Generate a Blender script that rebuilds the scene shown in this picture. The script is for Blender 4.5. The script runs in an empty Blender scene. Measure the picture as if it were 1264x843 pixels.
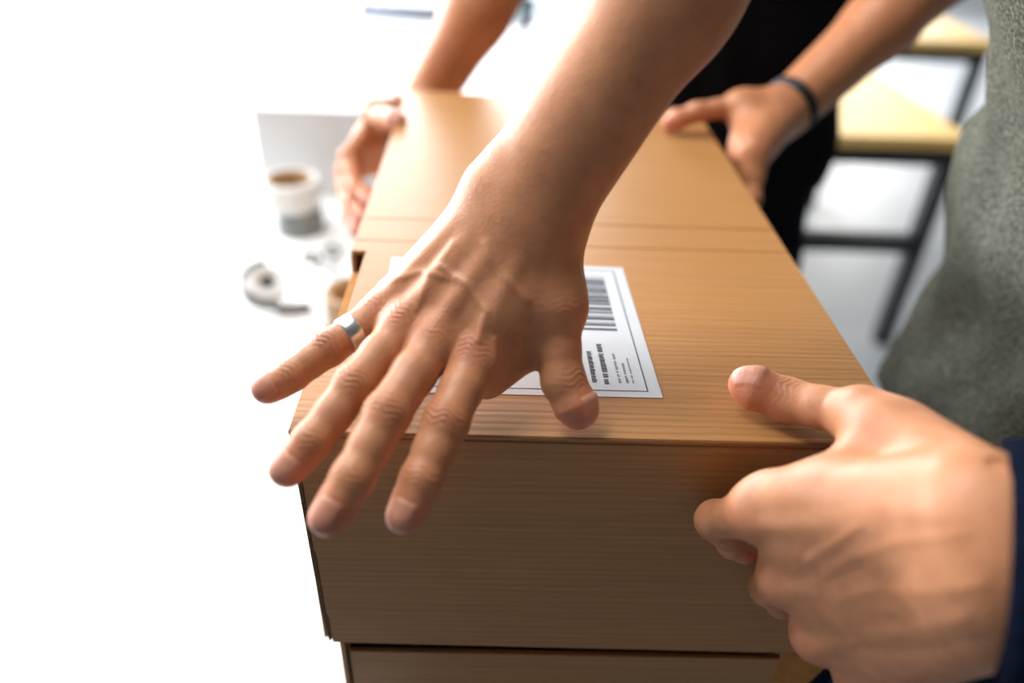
import bpy, bmesh, math, random
import numpy as np
from mathutils import Vector, Matrix

random.seed(7)
scene = bpy.context.scene
COL = scene.collection

# ------------------------------------------------------------------ camera
CAM = np.array([0.1201, -0.3591, 1.415])
ROT = (0.97140, -0.03530, -0.00454)
FPX = 966.14
cam_data = bpy.data.cameras.new('camera')
cam_data.sensor_width = 36.0
cam_data.sensor_fit = 'HORIZONTAL'
cam_data.lens = FPX / 1264.0 * 36.0
cam_data.clip_start = 0.02
cam_data.dof.use_dof = True
cam_data.dof.focus_distance = 0.515
cam_data.dof.aperture_fstop = 1.9
cam = bpy.data.objects.new('camera', cam_data)
cam.location = CAM.tolist()
cam.rotation_euler = ROT
COL.objects.link(cam)
scene.camera = cam

# ------------------------------------------------------------------ world, lights, exposure
world = bpy.data.worlds.new('daylight')
scene.world = world
world.use_nodes = True
bg = world.node_tree.nodes['Background']
bg.inputs[0].default_value = (0.86, 0.93, 1.0, 1)
bg.inputs[1].default_value = 1.2


def area_light(name, loc, target, sx, sy, power, col=(1, 1, 1)):
    d = bpy.data.lights.new(name, 'AREA')
    d.shape = 'RECTANGLE'
    d.size, d.size_y, d.energy, d.color = sx, sy, power, col
    o = bpy.data.objects.new(name, d)
    o.location = loc
    o.rotation_euler = (Vector(target) - Vector(loc)).to_track_quat('-Z', 'Y').to_euler()
    COL.objects.link(o)
    return o


area_light('overhead_fill', (-0.60, 0.62, 2.95), (-0.35, 0.45, 0.0), 1.1, 0.9, 48, (1.0, 0.985, 0.96))  # unseen fill added to brighten table, box top and backs of hands
area_light('window_light_left', (-3.40, 2.9, 1.95), (0.1, 1.3, 1.0), 3.4, 2.0, 460, (0.97, 0.985, 1.0))
area_light('window_light_back', (-0.9, 7.30, 2.0), (-0.2, 2.0, 0.8), 4.2, 2.0, 820, (0.97, 0.985, 1.0))
area_light('window_light_right', (3.2, 7.30, 2.0), (1.5, 2.2, 0.6), 1.8, 2.0, 130, (1.0, 0.98, 0.94))

scene.view_settings.view_transform = 'Standard'
scene.view_settings.look = 'None'
scene.view_settings.exposure = 0.0
scene.view_settings.gamma = 1.0
scene.view_settings.use_curve_mapping = False


# ------------------------------------------------------------------ helpers: pixels to points, objects, tags
def _rot(rx, ry, rz):
    cx, sx, cy, sy, cz, sz = math.cos(rx), math.sin(rx), math.cos(ry), math.sin(ry), math.cos(rz), math.sin(rz)
    return (np.array([[cz, -sz, 0], [sz, cz, 0], [0, 0, 1]]) @ np.array([[cy, 0, sy], [0, 1, 0], [-sy, 0, cy]])
            @ np.array([[1, 0, 0], [0, cx, -sx], [0, sx, cx]]))


RM = _rot(*ROT)


def ray(x, y): return RM @ np.array([(x - 632) / FPX, -(y - 421.5) / FPX, -1.0])
def at_depth(x, y, d): return CAM + ray(x, y) * d
def at_z(x, y, z):
    r = ray(x, y)
    return CAM + r * ((z - CAM[2]) / r[2])
def at_y(x, y, Y):
    r = ray(x, y)
    return CAM + r * ((Y - CAM[1]) / r[1])


def tag(o, label=None, cat=None, group=None, kind=None):
    if label: o['label'] = label
    if cat: o['category'] = cat
    if group: o['group'] = group
    if kind: o['kind'] = kind
    return o


def empty(name, loc, label, cat, group=None):
    o = bpy.data.objects.new(name, None)
    o.location = loc
    o.empty_display_size = 0.05
    COL.objects.link(o)
    return tag(o, label, cat, group)


def link(name, me, mat, parent=None, smooth=False):
    """link a mesh whose vertices are in world coordinates; keep them there under a parent"""
    o = bpy.data.objects.new(name, me)
    COL.objects.link(o)
    if mat: me.materials.append(mat)
    if smooth:
        me.polygons.foreach_set('use_smooth', [True] * len(me.polygons))
    if parent:
        o.parent = parent
        p, off = parent, Vector((0, 0, 0))
        while p:
            off += p.location
            p = p.parent
        me.transform(Matrix.Translation(-off))
    else:                     # put the origin at the base of the thing
        xs = [v.co for v in me.vertices]
        c = Vector(((min(v.x for v in xs) + max(v.x for v in xs)) / 2, (min(v.y for v in xs) + max(v.y for v in xs)) / 2, min(v.z for v in xs)))
        me.transform(Matrix.Translation(-c))
        o.location = c
    return o


def from_bm(name, bm, mat, parent=None, smooth=False):
    me = bpy.data.meshes.new(name)
    bmesh.ops.recalc_face_normals(bm, faces=bm.faces)
    bm.to_mesh(me)
    bm.free()
    return link(name, me, mat, parent, smooth)


def prism(bm, pts, axis, t, bevel=0.0):
    """polygon pts (3D) swept along vector axis*t"""
    b2 = bmesh.new()
    a = Vector(axis) * t
    lo = [b2.verts.new(Vector(p)) for p in pts]
    hi = [b2.verts.new(Vector(p) + a) for p in pts]
    b2.faces.new(lo)
    b2.faces.new(hi[::-1])
    n = len(pts)
    for i in range(n):
        b2.faces.new((lo[i], lo[(i + 1) % n], hi[(i + 1) % n], hi[i]))
    bmesh.ops.recalc_face_normals(b2, faces=b2.faces)
    if bevel:
        bmesh.ops.bevel(b2, geom=list(b2.edges), offset=bevel, segments=2, affect='EDGES', clamp_overlap=True)
    me = bpy.data.meshes.new('tmp')
    b2.to_mesh(me)
    b2.free()
    bm.from_mesh(me)
    bpy.data.meshes.remove(me)


def box(bm, x0, x1, y0, y1, z0, z1, bevel=0.0):
    prism(bm, [(x0, y0, z0), (x1, y0, z0), (x1, y1, z0), (x0, y1, z0)], (0, 0, 1), z1 - z0, bevel)


def boxobj(name, x0, x1, y0, y1, z0, z1, mat, parent=None, bevel=0.0):
    bm = bmesh.new()
    box(bm, x0, x1, y0, y1, z0, z1, bevel)
    return from_bm(name, bm, mat, parent)


def lathe(bm, prof, M, seg=48, closed=True):
    """profile [(r, z)] spun about local z and placed by matrix M"""
    rings = []
    for r, z in prof:
        rings.append([bm.verts.new(M @ Vector((r * math.cos(2 * math.pi * i / seg), r * math.sin(2 * math.pi * i / seg), z))) for i in range(seg)])
    n = len(rings)
    for k in range(n if closed else n - 1):
        a, b = rings[k], rings[(k + 1) % n]
        for i in range(seg):
            bm.faces.new((a[i], a[(i + 1) % seg], b[(i + 1) % seg], b[i]))
    if not closed:
        for rr in (rings[0], rings[-1]):
            if prof[rings.index(rr)][0] > 1e-5: bm.faces.new(rr)


def tube(bm, pts, r, seg=10, radii=None):
    pts = [Vector(p) for p in pts]
    rings = []
    up = Vector((0.13, 0.21, 0.97))
    for i, p in enumerate(pts):
        d = (pts[min(i + 1, len(pts) - 1)] - pts[max(i - 1, 0)]).normalized()
        u = d.cross(up).normalized()
        v = d.cross(u)
        rr = radii[i] if radii else r
        rings.append([bm.verts.new(p + (u * math.cos(2 * math.pi * k / seg) + v * math.sin(2 * math.pi * k / seg)) * rr) for k in range(seg)])
    for a, b in zip(rings, rings[1:]):
        for k in range(seg):
            bm.faces.new((a[k], a[(k + 1) % seg], b[(k + 1) % seg], b[k]))
    bm.faces.new(rings[0])
    bm.faces.new(rings[-1])


def frame_matrix(origin, zdir, xdir=(1, 0, 0)):
    z = Vector(zdir).normalized()
    x = (Vector(xdir) - z * Vector(xdir).dot(z)).normalized()
    y = z.cross(x)
    return Matrix(((x.x, y.x, z.x, origin[0]), (x.y, y.y, z.y, origin[1]), (x.z, y.z, z.z, origin[2]), (0, 0, 0, 1)))


# ------------------------------------------------------------------ materials
def mat(name, col, rough=0.6, metal=0.0, noise=0.0, nscale=20.0, bump=0.0, spec=0.5, trans=0.0):
    m = bpy.data.materials.new(name)
    m.use_nodes = True
    nt = m.node_tree
    p = nt.nodes['Principled BSDF']
    p.inputs['Base Color'].default_value = (*col, 1)
    p.inputs['Roughness'].default_value = rough
    p.inputs['Metallic'].default_value = metal
    p.inputs['Specular IOR Level'].default_value = spec
    p.inputs['Transmission Weight'].default_value = trans
    if noise or bump:
        tc = nt.nodes.new('ShaderNodeTexCoord')
        n = nt.nodes.new('ShaderNodeTexNoise')
        n.inputs['Scale'].default_value = nscale
        n.inputs['Detail'].default_value = 5
        nt.links.new(tc.outputs['Object'], n.inputs['Vector'])
        if noise:
            r = nt.nodes.new('ShaderNodeValToRGB')
            r.color_ramp.elements[0].position, r.color_ramp.elements[1].position = 0.3, 0.7
            r.color_ramp.elements[0].color = (*[c * (1 - noise) for c in col], 1)
            r.color_ramp.elements[1].color = (*[min(1, c * (1 + noise)) for c in col], 1)
            nt.links.new(n.outputs['Fac'], r.inputs['Fac'])
            nt.links.new(r.outputs['Color'], p.inputs['Base Color'])
        if bump:
            b = nt.nodes.new('ShaderNodeBump')
            b.inputs['Strength'].default_value = bump
            b.inputs['Distance'].default_value = 0.002
            nt.links.new(n.outputs['Fac'], b.inputs['Height'])
            nt.links.new(b.outputs['Normal'], p.inputs['Normal'])
    return m


def cardboard_mat(name, axis, col=(0.42, 0.200, 0.062)):
    """kraft board: flute lines across one axis as relief and faint tone, long paper fibres"""
    m = bpy.data.materials.new(name)
    m.use_nodes = True
    nt = m.node_tree
    N, L = nt.nodes, nt.links
    p = N['Principled BSDF']
    p.inputs['Roughness'].default_value = 0.47
    p.inputs['Specular IOR Level'].default_value = 0.5
    tc = N.new('ShaderNodeTexCoord')
    w = N.new('ShaderNodeTexWave')
    w.wave_type, w.bands_direction = 'BANDS', axis
    w.inputs['Scale'].default_value = 2 * math.pi / 20 / 0.0060
    w.inputs['Distortion'].default_value = 2.0
    w.inputs['Detail'].default_value = 3
    w.inputs['Detail Scale'].default_value = 0.6
    L.new(tc.outputs['Object'], w.inputs['Vector'])
    mp = N.new('ShaderNodeMapping')
    mp.inputs['Scale'].default_value = {'Y': (9, 420, 60), 'Z': (9, 60, 420), 'X': (420, 9, 60)}[axis]
    L.new(tc.outputs['Object'], mp.inputs['Vector'])
    f = N.new('ShaderNodeTexNoise')
    f.inputs['Scale'].default_value = 1.0
    f.inputs['Detail'].default_value = 4
    L.new(mp.outputs['Vector'], f.inputs['Vector'])
    mix = N.new('ShaderNodeMath')
    mix.operation = 'MULTIPLY_ADD'
    mix.inputs[1].default_value = 0.22
    L.new(w.outputs['Fac'], mix.inputs[0])
    L.new(f.outputs['Fac'], mix.inputs[2])
    r = N.new('ShaderNodeValToRGB')
    r.color_ramp.elements[0].position, r.color_ramp.elements[1].position = 0.3, 0.9
    r.color_ramp.elements[0].color = (*[c * 0.80 for c in col], 1)
    r.color_ramp.elements[1].color = (*[c * 1.12 for c in col], 1)
    L.new(mix.outputs[0], r.inputs['Fac'])
    L.new(r.outputs['Color'], p.inputs['Base Color'])
    b = N.new('ShaderNodeBump')
    b.inputs['Strength'].default_value = 0.35
    b.inputs['Distance'].default_value = 0.0006
    L.new(mix.outputs[0], b.inputs['Height'])
    L.new(b.outputs['Normal'], p.inputs['Normal'])
    return m


def skin_mat():
    m = bpy.data.materials.new('skin')
    m.use_nodes = True
    nt = m.node_tree
    N, L = nt.nodes, nt.links
    p = N['Principled BSDF']
    p.inputs['Roughness'].default_value = 0.46
    p.inputs['Specular IOR Level'].default_value = 0.42
    p.inputs['Subsurface Weight'].default_value = 0.12
    p.inputs['Subsurface Radius'].default_value = (1.0, 0.35, 0.2)
    p.inputs['Subsurface Scale'].default_value = 0.006
    a = N.new('ShaderNodeAttribute')
    a.attribute_name = 'tone'
    tc = N.new('ShaderNodeTexCoord')
    n = N.new('ShaderNodeTexNoise')
    n.inputs['Scale'].default_value = 90
    n.inputs['Detail'].default_value = 6
    L.new(tc.outputs['Object'], n.inputs['Vector'])
    r = N.new('ShaderNodeValToRGB')
    r.color_ramp.elements[0].position, r.color_ramp.elements[1].position = 0.3, 0.7
    r.color_ramp.elements[0].color = (0.86, 0.82, 0.80, 1)
    r.color_ramp.elements[1].color = (1, 1, 1, 1)
    L.new(n.outputs['Fac'], r.inputs['Fac'])
    mx = N.new('ShaderNodeMix')
    mx.data_type, mx.blend_type = 'RGBA', 'MULTIPLY'
    mx.inputs['Factor'].default_value = 1.0
    L.new(a.outputs['Color'], mx.inputs['A'])
    L.new(r.outputs['Color'], mx.inputs['B'])
    L.new(mx.outputs['Result'], p.inputs['Base Color'])
    v = N.new('ShaderNodeTexVoronoi')
    v.inputs['Scale'].default_value = 520
    L.new(tc.outputs['Object'], v.inputs['Vector'])
    b = N.new('ShaderNodeBump')
    b.inputs['Strength'].default_value = 0.24
    b.inputs['Distance'].default_value = 0.0006
    L.new(v.outputs['Distance'], b.inputs['Height'])
    L.new(b.outputs['Normal'], p.inputs['Normal'])
    return m


def heather_mat():
    m = mat('heather_grey_cloth', (0.13, 0.145, 0.125), 0.95, spec=0.1)
    nt = m.node_tree
    N, L = nt.nodes, nt.links
    p = N['Principled BSDF']
    tc = N.new('ShaderNodeTexCoord')
    n = N.new('ShaderNodeTexNoise')
    n.inputs['Scale'].default_value = 330
    n.inputs['Detail'].default_value = 3
    L.new(tc.outputs['Object'], n.inputs['Vector'])
    r = N.new('ShaderNodeValToRGB')
    e = r.color_ramp.elements
    e[0].position, e[0].color = 0.3, (0.045, 0.054, 0.050, 1)
    e[1].position, e[1].color = 0.7, (0.235, 0.24, 0.21, 1)
    k = e.new(0.52)
    k.color = (0.115, 0.118, 0.088, 1)
    L.new(n.outputs['Fac'], r.inputs['Fac'])
    L.new(r.outputs['Color'], p.inputs['Base Color'])
    b = N.new('ShaderNodeBump')
    b.inputs['Strength'].default_value = 0.4
    b.inputs['Distance'].default_value = 0.001
    L.new(n.outputs['Fac'], b.inputs['Height'])
    L.new(b.outputs['Normal'], p.inputs['Normal'])
    return m


M_SKIN = skin_mat()
M_CARD_Y = cardboard_mat('kraft_board_top', 'Y')
M_CARD_Z = cardboard_mat('kraft_board_side', 'Z')
M_CARD_IN = mat('kraft_board_amber', (0.40, 0.17, 0.03), 0.8, noise=0.12, nscale=90)  # amber stands in for light glowing through the board at the slot
M_CARD_SHADE = mat('kraft_board_shade', (0.16, 0.085, 0.035), 0.9, noise=0.35, nscale=300)  # darkened board tone, painted shade for the gaps in both boxes
M_PAPER = mat('label_paper', (0.56, 0.60, 0.635), 0.5, noise=0.02, nscale=60)
M_INK = mat('label_ink', (0.045, 0.052, 0.075), 0.6, noise=0.2, nscale=400)
M_INK2 = mat('label_ink_soft', (0.20, 0.22, 0.25), 0.6, noise=0.2, nscale=400)
M_BLACK = mat('black_cotton', (0.0045, 0.0045, 0.006), 0.95, noise=0.3, nscale=200, bump=0.2, spec=0.1)
M_BLACK2 = mat('black_trouser_cloth', (0.006, 0.007, 0.010), 0.95, noise=0.3, nscale=200, bump=0.2, spec=0.1)
M_NAVY = mat('navy_knit', (0.0025, 0.005, 0.014), 0.95, noise=0.35, nscale=300, bump=0.4, spec=0.04)
M_JEANS = mat('navy_denim', (0.005, 0.010, 0.032), 0.95, noise=0.4, nscale=350, bump=0.4, spec=0.15)
M_SHIRT = heather_mat()
M_SILVER = mat('brushed_silver', (0.78, 0.77, 0.75), 0.28, 1.0, noise=0.06, nscale=250)
M_BAND = mat('black_rubber', (0.006, 0.006, 0.008), 0.55, noise=0.2, nscale=150)
M_HAIR = mat('dark_hair', (0.02, 0.012, 0.008), 0.6, noise=0.4, nscale=160, bump=0.6)
M_SHOE = mat('dark_leather', (0.02, 0.017, 0.015), 0.4, noise=0.2, nscale=90)
M_TABLE = mat('white_laminate', (0.88, 0.89, 0.89), 0.62, noise=0.01, nscale=9, spec=0.2)
M_STEELW = mat('white_powder_coat', (0.75, 0.76, 0.77), 0.45, noise=0.02, nscale=40)
M_WALL = mat('white_paint', (0.62, 0.63, 0.64), 0.85, noise=0.015, nscale=14, bump=0.05)
M_WALL_D = mat('slate_paint', (0.05, 0.052, 0.055), 0.85, noise=0.05, nscale=14, bump=0.05)
M_FLOOR = mat('pale_screed', (0.44, 0.47, 0.50), 0.4, noise=0.05, nscale=5)
M_CEIL = mat('ceiling_paint', (0.14, 0.14, 0.145), 0.9, noise=0.02, nscale=10)
M_BSTEEL = mat('black_steel', (0.012, 0.014, 0.018), 0.5, noise=0.2, nscale=60)
M_PLY = mat('yellow_plywood', (0.84, 0.54, 0.16), 0.5, noise=0.08, nscale=25)
M_PLYE = mat('plywood_edge', (0.55, 0.30, 0.06), 0.6, noise=0.2, nscale=80)
M_WCARD = mat('white_carton', (0.62, 0.63, 0.64), 0.6, noise=0.02, nscale=30)
M_CLEAR = mat('wound_clear_tape', (0.72, 0.74, 0.73), 0.25, noise=0.04, nscale=30)
M_GREYT = mat('grey_tape', (0.20, 0.22, 0.21), 0.4, noise=0.1, nscale=60)
M_BROWNT = mat('brown_tape', (0.32, 0.20, 0.10), 0.3, noise=0.1, nscale=60)
M_CORE = mat('cardboard_core', (0.38, 0.22, 0.10), 0.8, noise=0.15, nscale=80)
M_DARKP = mat('dark_plastic', (0.03, 0.035, 0.035), 0.4, noise=0.2, nscale=60)
M_GREYP = mat('grey_plastic', (0.16, 0.17, 0.16), 0.45, noise=0.1, nscale=60)
M_PALEP = mat('pale_blue_plastic', (0.055, 0.075, 0.12), 0.4, noise=0.05, nscale=40)
M_RULER = mat('matt_blue_grey', (0.16, 0.19, 0.25), 1.0, noise=0.05, nscale=40, spec=0.0)
M_TEAL = mat('teal_glaze', (0.03, 0.16, 0.19), 0.3, noise=0.05, nscale=30)
M_CERAM = mat('white_glaze', (0.22, 0.25, 0.28), 0.25, noise=0.02, nscale=20)
M_SHEET = mat('drawing_paper', (0.84, 0.85, 0.85), 0.7, noise=0.01, nscale=30)
M_PENCIL = mat('pencil_grey', (0.50, 0.51, 0.53), 0.8, noise=0.1, nscale=80)
M_GLASS = bpy.data.materials.new('window_glass')
M_GLASS.use_nodes = True
_nt = M_GLASS.node_tree
_g, _t, _x = _nt.nodes.new('ShaderNodeBsdfGlossy'), _nt.nodes.new('ShaderNodeBsdfTransparent'), _nt.nodes.new('ShaderNodeMixShader')
_g.inputs['Roughness'].default_value = 0.02
_x.inputs[0].default_value = 0.06
_nt.links.new(_t.outputs[0], _x.inputs[1])
_nt.links.new(_g.outputs[0], _x.inputs[2])
_nt.links.new(_x.outputs[0], _nt.nodes['Material Output'].inputs['Surface'])

# ------------------------------------------------------------------ the room
X0, X1, Y0, Y1, ZC = -3.6, 5.2, -3.0, 7.5, 3.1


def struct(o): o['kind'] = 'structure'; return o


struct(boxobj('floor', X0 - .2, X1 + .2, Y0 - .2, Y1 + .2, -0.1, 0, M_FLOOR))
struct(boxobj('ceiling', X0 - .2, X1 + .2, Y0 - .2, Y1 + .2, ZC, ZC + .1, M_CEIL))
struct(boxobj('wall_front', X0 - .2, X1 + .2, Y0 - .2, Y0, 0, ZC, M_WALL_D))
struct(boxobj('wall_right', X1, X1 + .2, Y0, Y1, 0, ZC, M_WALL_D))


def wall_with_openings(name, horiz, lo, hi, c0, c1, openings, material):
    """a wall along x (horiz) or y with rectangular openings (a0, a1, z0, z1)"""
    bm = bmesh.new()

    def slab(a0, a1, z0, z1):
        if horiz: box(bm, a0, a1, c0, c1, z0, z1)
        else: box(bm, c0, c1, a0, a1, z0, z1)
    a = lo
    for (o0, o1, z0, z1) in openings:
        slab(a, o0, 0, ZC)
        slab(o0, o1, 0, z0)
        slab(o0, o1, z1, ZC)
        a = o1
    slab(a, hi, 0, ZC)
    struct(from_bm(name, bm, material))


BACK_OPEN = [(-3.0, 1.2, 0.9, 2.9), (2.3, 4.1, 0.9, 2.9)]
LEFT_OPEN = [(1.2, 4.6, 0.9, 2.9)]
wall_with_openings('wall_back', True, X0 - .2, X1 + .2, Y1, Y1 + .2, BACK_OPEN, M_WALL)
wall_with_openings('wall_left', False, Y0, Y1, X0 - .2, X0, LEFT_OPEN, M_WALL)


def window(n, horiz, a0, a1, z0, z1, c):
    root = empty('window_%d' % n, ((a0 + a1) / 2, c, z0) if horiz else (c, (a0 + a1) / 2, z0), None, None)
    root['kind'] = 'structure'
    nm = 3

    def bar(name, p0, p1, q0, q1, t=0.03, m=M_STEELW):
        if horiz: boxobj(name, p0, p1, c - t, c + t, q0, q1, m, root)
        else: boxobj(name, c - t, c + t, p0, p1, q0, q1, m, root)
    bar('sill', a0, a1, z0, z0 + .05, 0.06)
    bar('head', a0, a1, z1 - .05, z1)
    for i in range(nm + 1):
        u = a0 + (a1 - a0 - .05) * i / nm
        bar('mullion', u, u + .05, z0 + .05, z1 - .05)
    for i in range(nm):
        u0, u1 = a0 + (a1 - a0 - .05) * i / nm + .05, a0 + (a1 - a0 - .05) * (i + 1) / nm
        bar('pane', u0, u1, z0 + .05, z1 - .05, 0.004, M_GLASS)


window(1, True, *BACK_OPEN[0], Y1 + .1)
window(2, True, *BACK_OPEN[1], Y1 + .1)
window(3, False, *LEFT_OPEN[0], X0 - .1)
struct(boxobj('baseboard_back', X0, X1, Y1 - .015, Y1, 0, .09, M_STEELW))
struct(boxobj('baseboard_left', X0, X0 + .015, Y0, Y1 - .015, 0, .09, M_STEELW))

# ------------------------------------------------------------------ work table
TZ = 0.74
TX0, TX1, TY0, TY1 = -2.3, 0.235, -0.04, 3.35
t = empty('work_table', ((TX0 + TX1) / 2, (TY0 + TY1) / 2, 0), 'large glossy white work table under the cardboard boxes and tape rolls', 'table')
boxobj('tabletop', TX0, TX1, TY0, TY1, TZ - .035, TZ, M_TABLE, t, 0.003)
boxobj('apron', TX0 + .08, TX1 - .08, TY0 + .08, TY1 - .08, TZ - .095, TZ - .035, M_STEELW, t)
for lx in (TX0 + .11, TX1 - .11):
    for ly in (TY0 + .11, TY1 - .11):
        boxobj('leg', lx - .03, lx + .03, ly - .03, ly + .03, 0, TZ - .095, M_STEELW, t, 0.004)

# ------------------------------------------------------------------ the cardboard boxes
BT = 1.10          # top of the upper box
BB = BT - 0.210    # bottom of the upper box
K = 0.004          # board thickness


def cardboard_box_upper():
    root = empty('cardboard_box', (0.19, 0.33, BB), 'closed brown cardboard box with a white barcode label on its lid', 'box')
    NL, NR, FR, FL = (-0.0024, 0.0), (0.3794, 0.0), (0.3745, 0.648), (-0.0032, 0.688)

    def lx(y): return NL[0] + (FL[0] - NL[0]) * y / 0.688          # left and right rims at depth y
    def rx(y): return NR[0] + (FR[0] - NR[0]) * y / 0.648
    n0, n1, nd = 0.118, 0.232, 0.0125                             # tuck slot in the left rim
    c1, c2 = 0.252, 0.2965                                        # score lines
    bm = bmesh.new()
    z = BT - K
    # the lid: three fields between two pressed score lines
    prism(bm, [(lx(0), 0, z), (rx(0), 0, z), (rx(c1), c1, z), (lx(c1), c1, z), (lx(n1), n1, z), (lx(n1) + nd, n1, z), (lx(n0) + nd, n0, z), (lx(n0), n0, z)], (0, 0, 1), K, 0.0007)
    prism(bm, [(lx(c1), c1, z), (rx(c1), c1, z), (rx(c2), c2, z), (lx(c2), c2, z)], (0, 0, 1), K, 0.0007)
    prism(bm, [(lx(c2), c2, z), (rx(c2), c2, z), (FR[0] - .012, FR[1], z), (FR[0], FR[1] - .012, z), (FR[0], FR[1], z)][:2]
          + [(FR[0], FR[1] - .012, z), (FR[0] - .012, FR[1] + .001, z), (FL[0] + .014, FL[1], z), (FL[0], FL[1] - .016, z)], (0, 0, 1), K, 0.0007)
    from_bm('lid', bm, M_CARD_Y, root)
    zt = BT - K - .0004
    # front panel, leaning in slightly towards the bottom, side edge stepped where the flap tucks in
    bm = bmesh.new()
    prism(bm, [(0.0015, 0, zt), (0.3785, 0, zt), (0.3840, 0, BB - .003), (0.0052, 0, BB + .001), (0.0050, 0, BB + .030), (0.0036, 0, BB + .034), (0.0030, 0, BB + .10), (0.0018, 0, BB + .104)], (0, 1, 0), K, 0.0006)
    from_bm('front_panel', bm, M_CARD_Z, root)
    bm = bmesh.new()   # dark strip, shade of the gap beside the front panel put into colour
    prism(bm, [(-0.0022, .0006, zt), (0.0010, .0006, zt), (0.0012, .0006, BB + .11), (0.0026, .0006, BB + .10), (0.0030, .0006, BB + .04), (0.0044, .0006, BB + .032), (0.0046, .0006, BB + .004), (0.0026, .0006, BB + .002), (0.0012, .0006, BB + .03), (-0.0002, .0006, BB + .05), (-.0010, .0006, BB + .12)], (0, 1, 0), K)
    from_bm('tuck_gap_shade', bm, M_CARD_SHADE, root)
    bm = bmesh.new()   # left wall: outer sheet with a cut-out at the slot
    xl = -0.0022
    prism(bm, [(xl, .0052, BB), (xl, .684, BB), (xl - .001, .684, zt), (xl - .001, n1, zt), (xl - .001, n1, zt - .026), (xl - .001, n0, zt - .026), (xl - .001, n0, zt), (xl, .0052, zt)], (1, 0, 0), K, 0.0006)
    from_bm('side_panel', bm, M_CARD_Z, root)
    bm = bmesh.new()   # inner sheet seen through the slot
    prism(bm, [(xl + .0135, .01, BB), (xl + .0135, .68, BB), (xl + .0135, .68, zt - .001), (xl + .0135, .01, zt - .001)], (1, 0, 0), K * .7)
    from_bm('inner_backing', bm, M_CARD_IN, root)
    bm = bmesh.new()   # folded strip that bridges the two sheets, a little below the lid
    prism(bm, [(xl + .0004, n0 + .001, zt - .030), (xl + .0072, n0 + .001, zt - .030), (xl + .0072, n1 - .008, zt - .030), (xl + .0004, n1 - .008, zt - .030)], (0, 0, 1), 0.018, 0.0006)
    from_bm('tuck_flap', bm, M_CARD_IN, root)
    bm = bmesh.new()
    prism(bm, [(0.3795, .0045, BB), (0.3745, .644, BB), (0.3745, .644, zt), (0.3795, .0045, zt)], (-1, 0, 0), K, 0.0006)
    from_bm('side_panel', bm, M_CARD_Z, root)
    bm = bmesh.new()
    prism(bm, [(0.001, .685, BB), (0.370, .646, BB), (0.370, .646, zt), (0.001, .685, zt)], (0, -1, 0), K, 0.0006)
    from_bm('back_panel', bm, M_CARD_Z, root)
    bm = bmesh.new()
    prism(bm, [(.012, .0046, BB + .0005), (.374, .0046, BB + .0005), (.370, .64, BB + .0005), (.012, .68, BB + .0005)], (0, 0, 1), K)
    from_bm('bottom_panel', bm, M_CARD_Y, root)
    # --- the shipping label
    lz = BT
    A, Bc, Cc, D = Vector((0.0385, 0.0405, lz)), Vector((0.2315, 0.0412, lz)), Vector((0.2262, 0.2155, lz)), Vector((0.0334, 0.2215, lz))
    bm = bmesh.new()
    prism(bm, [A, Bc, Cc, D], (0, 0, 1), 0.0003)
    lab = from_bm('shipping_label', bm, M_PAPER, root)
    tag(lab, 'white paper label with a barcode and small print')

    def uv(u, v): return A * (1 - u) * (1 - v) + Bc * u * (1 - v) + Cc * u * v + D * (1 - u) * v + Vector((0, 0, .0003))

    def strip(bm, u0, u1, v0, v1): prism(bm, [uv(u0, v0), uv(u1, v0), uv(u1, v1), uv(u0, v1)], (0, 0, 1), 0.0001)
    bm = bmesh.new()
    b = 0.0045
    for q in ((.04, .957, .035, .035 + b), (.04, .957, .965 - b, .965), (.04, .04 + b, .035, .965), (.957 - b, .957, .035, .965), (.725, .725 + b, .10, .37)):
        strip(bm, *q)
    from_bm('border_line', bm, M_INK, lab)
    bm = bmesh.new()   # bars stacked towards the far edge
    rnd = random.Random(11)
    v = 0.445
    while v < 0.90:
        wv = rnd.choice((.006, .006, .012, .018, .024))
        strip(bm, .34, .905, v, min(v + wv, .90))
        v += wv + rnd.choice((.006, .006, .010, .016))
    from_bm('barcode', bm, M_INK, lab)
    for u, wv, v0, v1, m in ((.770, .020, .085, .290, M_INK), (.812, .020, .075, .345, M_INK), (.862, .010, .085, .28, M_INK2), (.888, .010, .085, .215, M_INK2), (.910, .007, .085, .25, M_INK2)):
        bm = bmesh.new()
        q = v0
        while q < v1:                       # illegible small print: strokes of a line set sideways
            ln = rnd.uniform(.004, .011)
            strip(bm, u, u + wv * rnd.uniform(.7, 1), q, min(q + ln, v1))
            q += ln + rnd.uniform(.001, .003) + (.008 if rnd.random() < .12 else 0)
        from_bm('text_line', bm, m, lab)
    return root


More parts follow.
